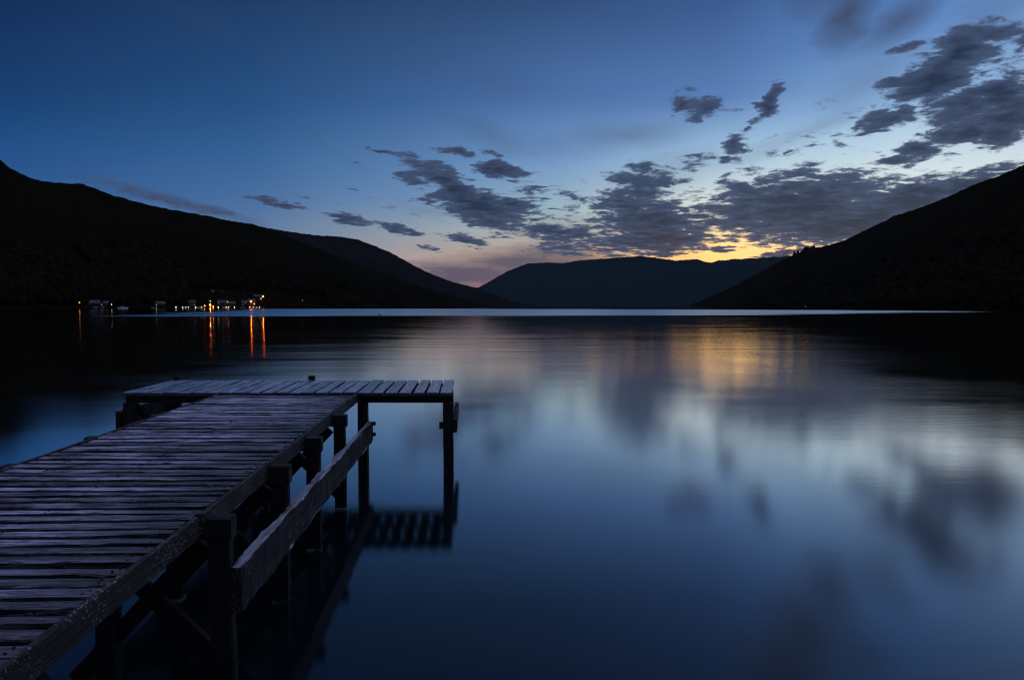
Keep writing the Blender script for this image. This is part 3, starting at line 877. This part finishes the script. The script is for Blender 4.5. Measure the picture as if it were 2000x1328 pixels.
def house(az_, el_, L_, D_, Hh, wall, label, lit, turn=0.0):
    p, h = ground_at(hillA, az_, el_, Hh * .5)
    o = empty('house', p, RAD(-az_ + turn))
    z0, z1, zr = -2.0, Hh, Hh + D_ * .42
    m = MB()
    a, b = L_ / 2, D_ / 2
    m.add([(-a, -b, z0), (a, -b, z0), (a, b, z0), (-a, b, z0), (-a, -b, z1), (a, -b, z1), (a, b, z1), (-a, b, z1), (-a, 0, zr), (a, 0, zr)],
          [(0, 1, 5, 4), (2, 3, 7, 6), (1, 2, 6, 9, 5), (3, 0, 4, 8, 7), (4, 5, 9, 8), (6, 7, 8, 9), (3, 2, 1, 0)])
    m.build('wall', wall, o)
    m = MB()
    ov, th = .35, .16
    for s_ in (-1, 1):
        y0, zz0 = s_ * (b + ov), z1 - ov * .84 * .9
        m.add([(-a - ov, y0, zz0 + .02), (a + ov, y0, zz0 + .02), (a + ov, 0, zr + .02), (-a - ov, 0, zr + .02), (-a - ov, y0, zz0 + th), (a + ov, y0, zz0 + th), (a + ov, 0, zr + th), (-a - ov, 0, zr + th)],
              [(0, 1, 2, 3), (4, 5, 6, 7), (0, 1, 5, 4), (1, 2, 6, 5), (3, 0, 4, 7)])
    rf = m.build('roof', M_slate, o)
    for s_ in (-1, 1):
        m = MB(); m.bar((s_ * (a - .5), 0, zr - .3), (s_ * (a - .5), 0, zr + 1.1), .6, .8, .03)
        m.lathe((s_ * (a - .5), 0, zr + 1.1), [(.14, 0), (.11, .35)], 8)
        m.build('chimney', wall, rf)
    n_ = max(2, int(L_ / 3))
    k_ = 0
    for fl in range(2 if Hh > 4 else 1):
        for i in range(n_):
            xx = -a + L_ * (i + .5) / n_
            if fl == 0 and i == n_ // 2:
                m = MB(); m.bar((xx, -b - .01, 0), (xx, -b - .01, 2.0), .9, .06, .01); m.build('door', M_door, o)
                continue
            zc = 1.4 + fl * 2.5
            m = MB(); m.bar((xx, -b - .02, zc - .65), (xx, -b - .02, zc + .65), .95, .1, .01)
            fr = m.build('window', M_door, o)
            m = MB(); m.add([(xx - .4, -b - .075, zc - .58), (xx + .4, -b - .075, zc - .58), (xx + .4, -b - .075, zc + .58), (xx - .4, -b - .075, zc + .58)], [(0, 1, 2, 3)])
            m.build('pane', lit.get(k_, M_pane), fr)
            k_ += 1
    tag(o, label, 'house', 'houses in the lakeside village')
house(-31.45, 0.12, 14, 7, 3.2, M_stone, 'low reddish stone house left of the small yellow lamp', {})
house(-30.64, 0.12, 8, 6, 2.8, M_harl, 'small pale cottage between the reddish house and the yellow lamp', {0: G_dim})
house(-26.64, 0.09, 12, 7, 3.0, M_stone, 'long low house right of the dim lamps past the yacht', {})
house(-24.23, 0.17, 9, 6.5, 4.8, M_harl, 'pale two-storey house above the left of the white waterline lights', {1: G_dim}, 12)
house(-21.85, 0.18, 10, 7, 4.8, M_harl, 'pale two-storey house left of the pale orange street lamp', {2: G_dim}, -10)
house(-21.11, 0.13, 11, 7, 3.2, M_stone, 'stone house right of the pale orange street lamp', {}, 8)
house(-19.94, 0.18, 10, 7, 4.8, M_harl, 'pale house just left of the brightest orange street lamp', {0: G_dim, 3: G_dim})
house(-19.39, 0.27, 10, 8, 5.2, M_harl, 'house lit orange by the brightest street lamp', {1: G_win})
house(-18.91, 0.72, 12, 7, 4.8, M_harl, 'pale house on the slope below the tall orange street lamp', {2: G_win}, 15)

# boats
M_hull = plain('white boat paint', (.88, .88, .88), .3, .05, 1.0)
M_dark = plain('dark boat trim', (.05, .055, .07), .4, .2, 2.0)
def hull_mesh(L_, B_, F_, draft):
    m = MB(); n = 14
    rows = []
    for i in range(n + 1):
        t = i / n
        x = -L_ / 2 + L_ * t
        w = B_ / 2 * (math.sin(math.pi * min(1, .28 + .72 * t)) ** .6 if t < .99 else .02)
        sh = F_ * (1 + .25 * (2 * t - .8) ** 2)
        rows.append([(x, -w, sh), (x * .98, -w * .86, 0), (x * .9, 0, -draft), (x * .98, w * .86, 0), (x, w, sh)])
    vs = [p for r in rows for p in r]
    fs = []
    for i in range(n):
        for j in range(4):
            fs.append((i * 5 + j, i * 5 + 5 + j, i * 5 + 6 + j, i * 5 + 1 + j))
        fs.append((i * 5 + 4, i * 5 + 9, i * 5 + 5, i * 5))
    fs.append((0, 1, 2, 3, 4)); fs.append(tuple(n * 5 + j for j in (4, 3, 2, 1, 0)))
    m.add(vs, fs)
    return m
def on_water(a, r): return (r * math.sin(RAD(a)), r * math.cos(RAD(a)), 0)
ya, _ = (-29.32, -0.12)
Y_ = empty('sailing_yacht', on_water(ya, 640), RAD(-ya + 4))
hull_mesh(8.4, 2.7, 1.15, .5).build('hull', M_hull, Y_)
m = MB(); m.bar((-1.6, 0, 1.35), (1.9, 0, 1.32), 1.5, .62, .12, segs=4, taper=.7); m.build('cabin', M_hull, Y_)
m = MB(); m.lathe((.7, 0, 1.0), [(.09, 0), (.06, 10.6)], 8); m.build('mast', M_dark, Y_)
m = MB(); m.bar((.62, 0, 2.5), (-3.3, 0, 2.4), .3, .34, .1, segs=4, taper=.6); m.build('boom', M_dark, Y_)
tag(Y_, 'white sailing yacht with a bare mast moored off the dark shore', 'yacht')
BO = [(-31.24, -0.08, 4.6, 28, 'small pale dinghy drawn up below the low reddish house'), (-30.75, -0.04, 3.8, 40, 'tiny pale dinghy drawn up below the small pale cottage'),
      (-27.07, -0.13, 6.0, 5, 'pale motorboat lying below the dim lamps past the yacht'), (-23.64, -0.13, 5.5, 20, 'pale open boat among the left white waterline lights'),
      (-20.19, -0.13, 6.2, -15, 'pale motorboat in the gap left of the brightest orange lamp'), (-21.65, -0.13, 5.0, 8, 'pale boat in the middle of the white waterline lights')]
for (a_, e_, L_, rz, lb) in BO:
    p, h = ground_at(hillA, a_, e_, .6)
    o = empty('small_boat', (p.x, p.y, p.z + .15), RAD(-a_ + rz))
    hull_mesh(L_, L_ * .36, .6, .25).build('hull', M_hull, o)
    m = MB(); m.bar((-L_ * .12, -L_ * .14, .5), (-L_ * .12, L_ * .14, .5), .25, .05); m.build('seat', M_dark, o)
    tag(o, lb, 'boat', 'small boats along the village shore')
# mooring buoys
for (a_, e_), lb in (((-8.24, -0.83), 'dark mooring buoy on the bright water strip, left of the far mountain'), ((21.7, -0.29), 'dark mooring buoy on the bright water strip below the sunset')):
    r_ = CAM.z / math.tan(RAD(-e_))
    o = empty('mooring_buoy', on_water(a_, r_))
    m = MB(); m.lathe((0, 0, -.25), [(.1, 0), (.32, .12), (.38, .3), (.28, .5), (.1, .6)], 12); m.build('float', M_dark, o, True)
    m = MB(); m.lathe((0, 0, .34), [(.05, 0), (.05, .12), (.02, .16)], 8); m.build('ring', M_iron, o)
    tag(o, lb, 'buoy', 'mooring buoys on the loch')


# ------------------------------------------------------------------ dusk air between the hills
hb = MB()
x0, x1, y0, y1, z0, z1 = -9500, 9500, -1500, 11500, -190, 1200
hb.add([(x0, y0, z0), (x1, y0, z0), (x1, y1, z0), (x0, y1, z0), (x0, y0, z1), (x1, y0, z1), (x1, y1, z1), (x0, y1, z1)],
       [(3, 2, 1, 0), (4, 5, 6, 7), (0, 1, 5, 4), (1, 2, 6, 5), (2, 3, 7, 6), (3, 0, 4, 7)])
hm = bpy.data.materials.new('dusk haze')
hm.use_nodes = True
hm.node_tree.nodes.clear()
hq = NT(hm.node_tree)
pv = hq.n('ShaderNodeVolumePrincipled')
pv.inputs['Color'].default_value = (.66, .88, 1.0, 1)
pv.inputs['Density'].default_value = 0.7e-5
hq.put(hq.n('ShaderNodeOutputMaterial').inputs['Volume'], pv.outputs[0])
tag(hb.build('haze', hm), 'thin blue dusk haze lying over the loch and the hills', 'haze', kind='stuff')
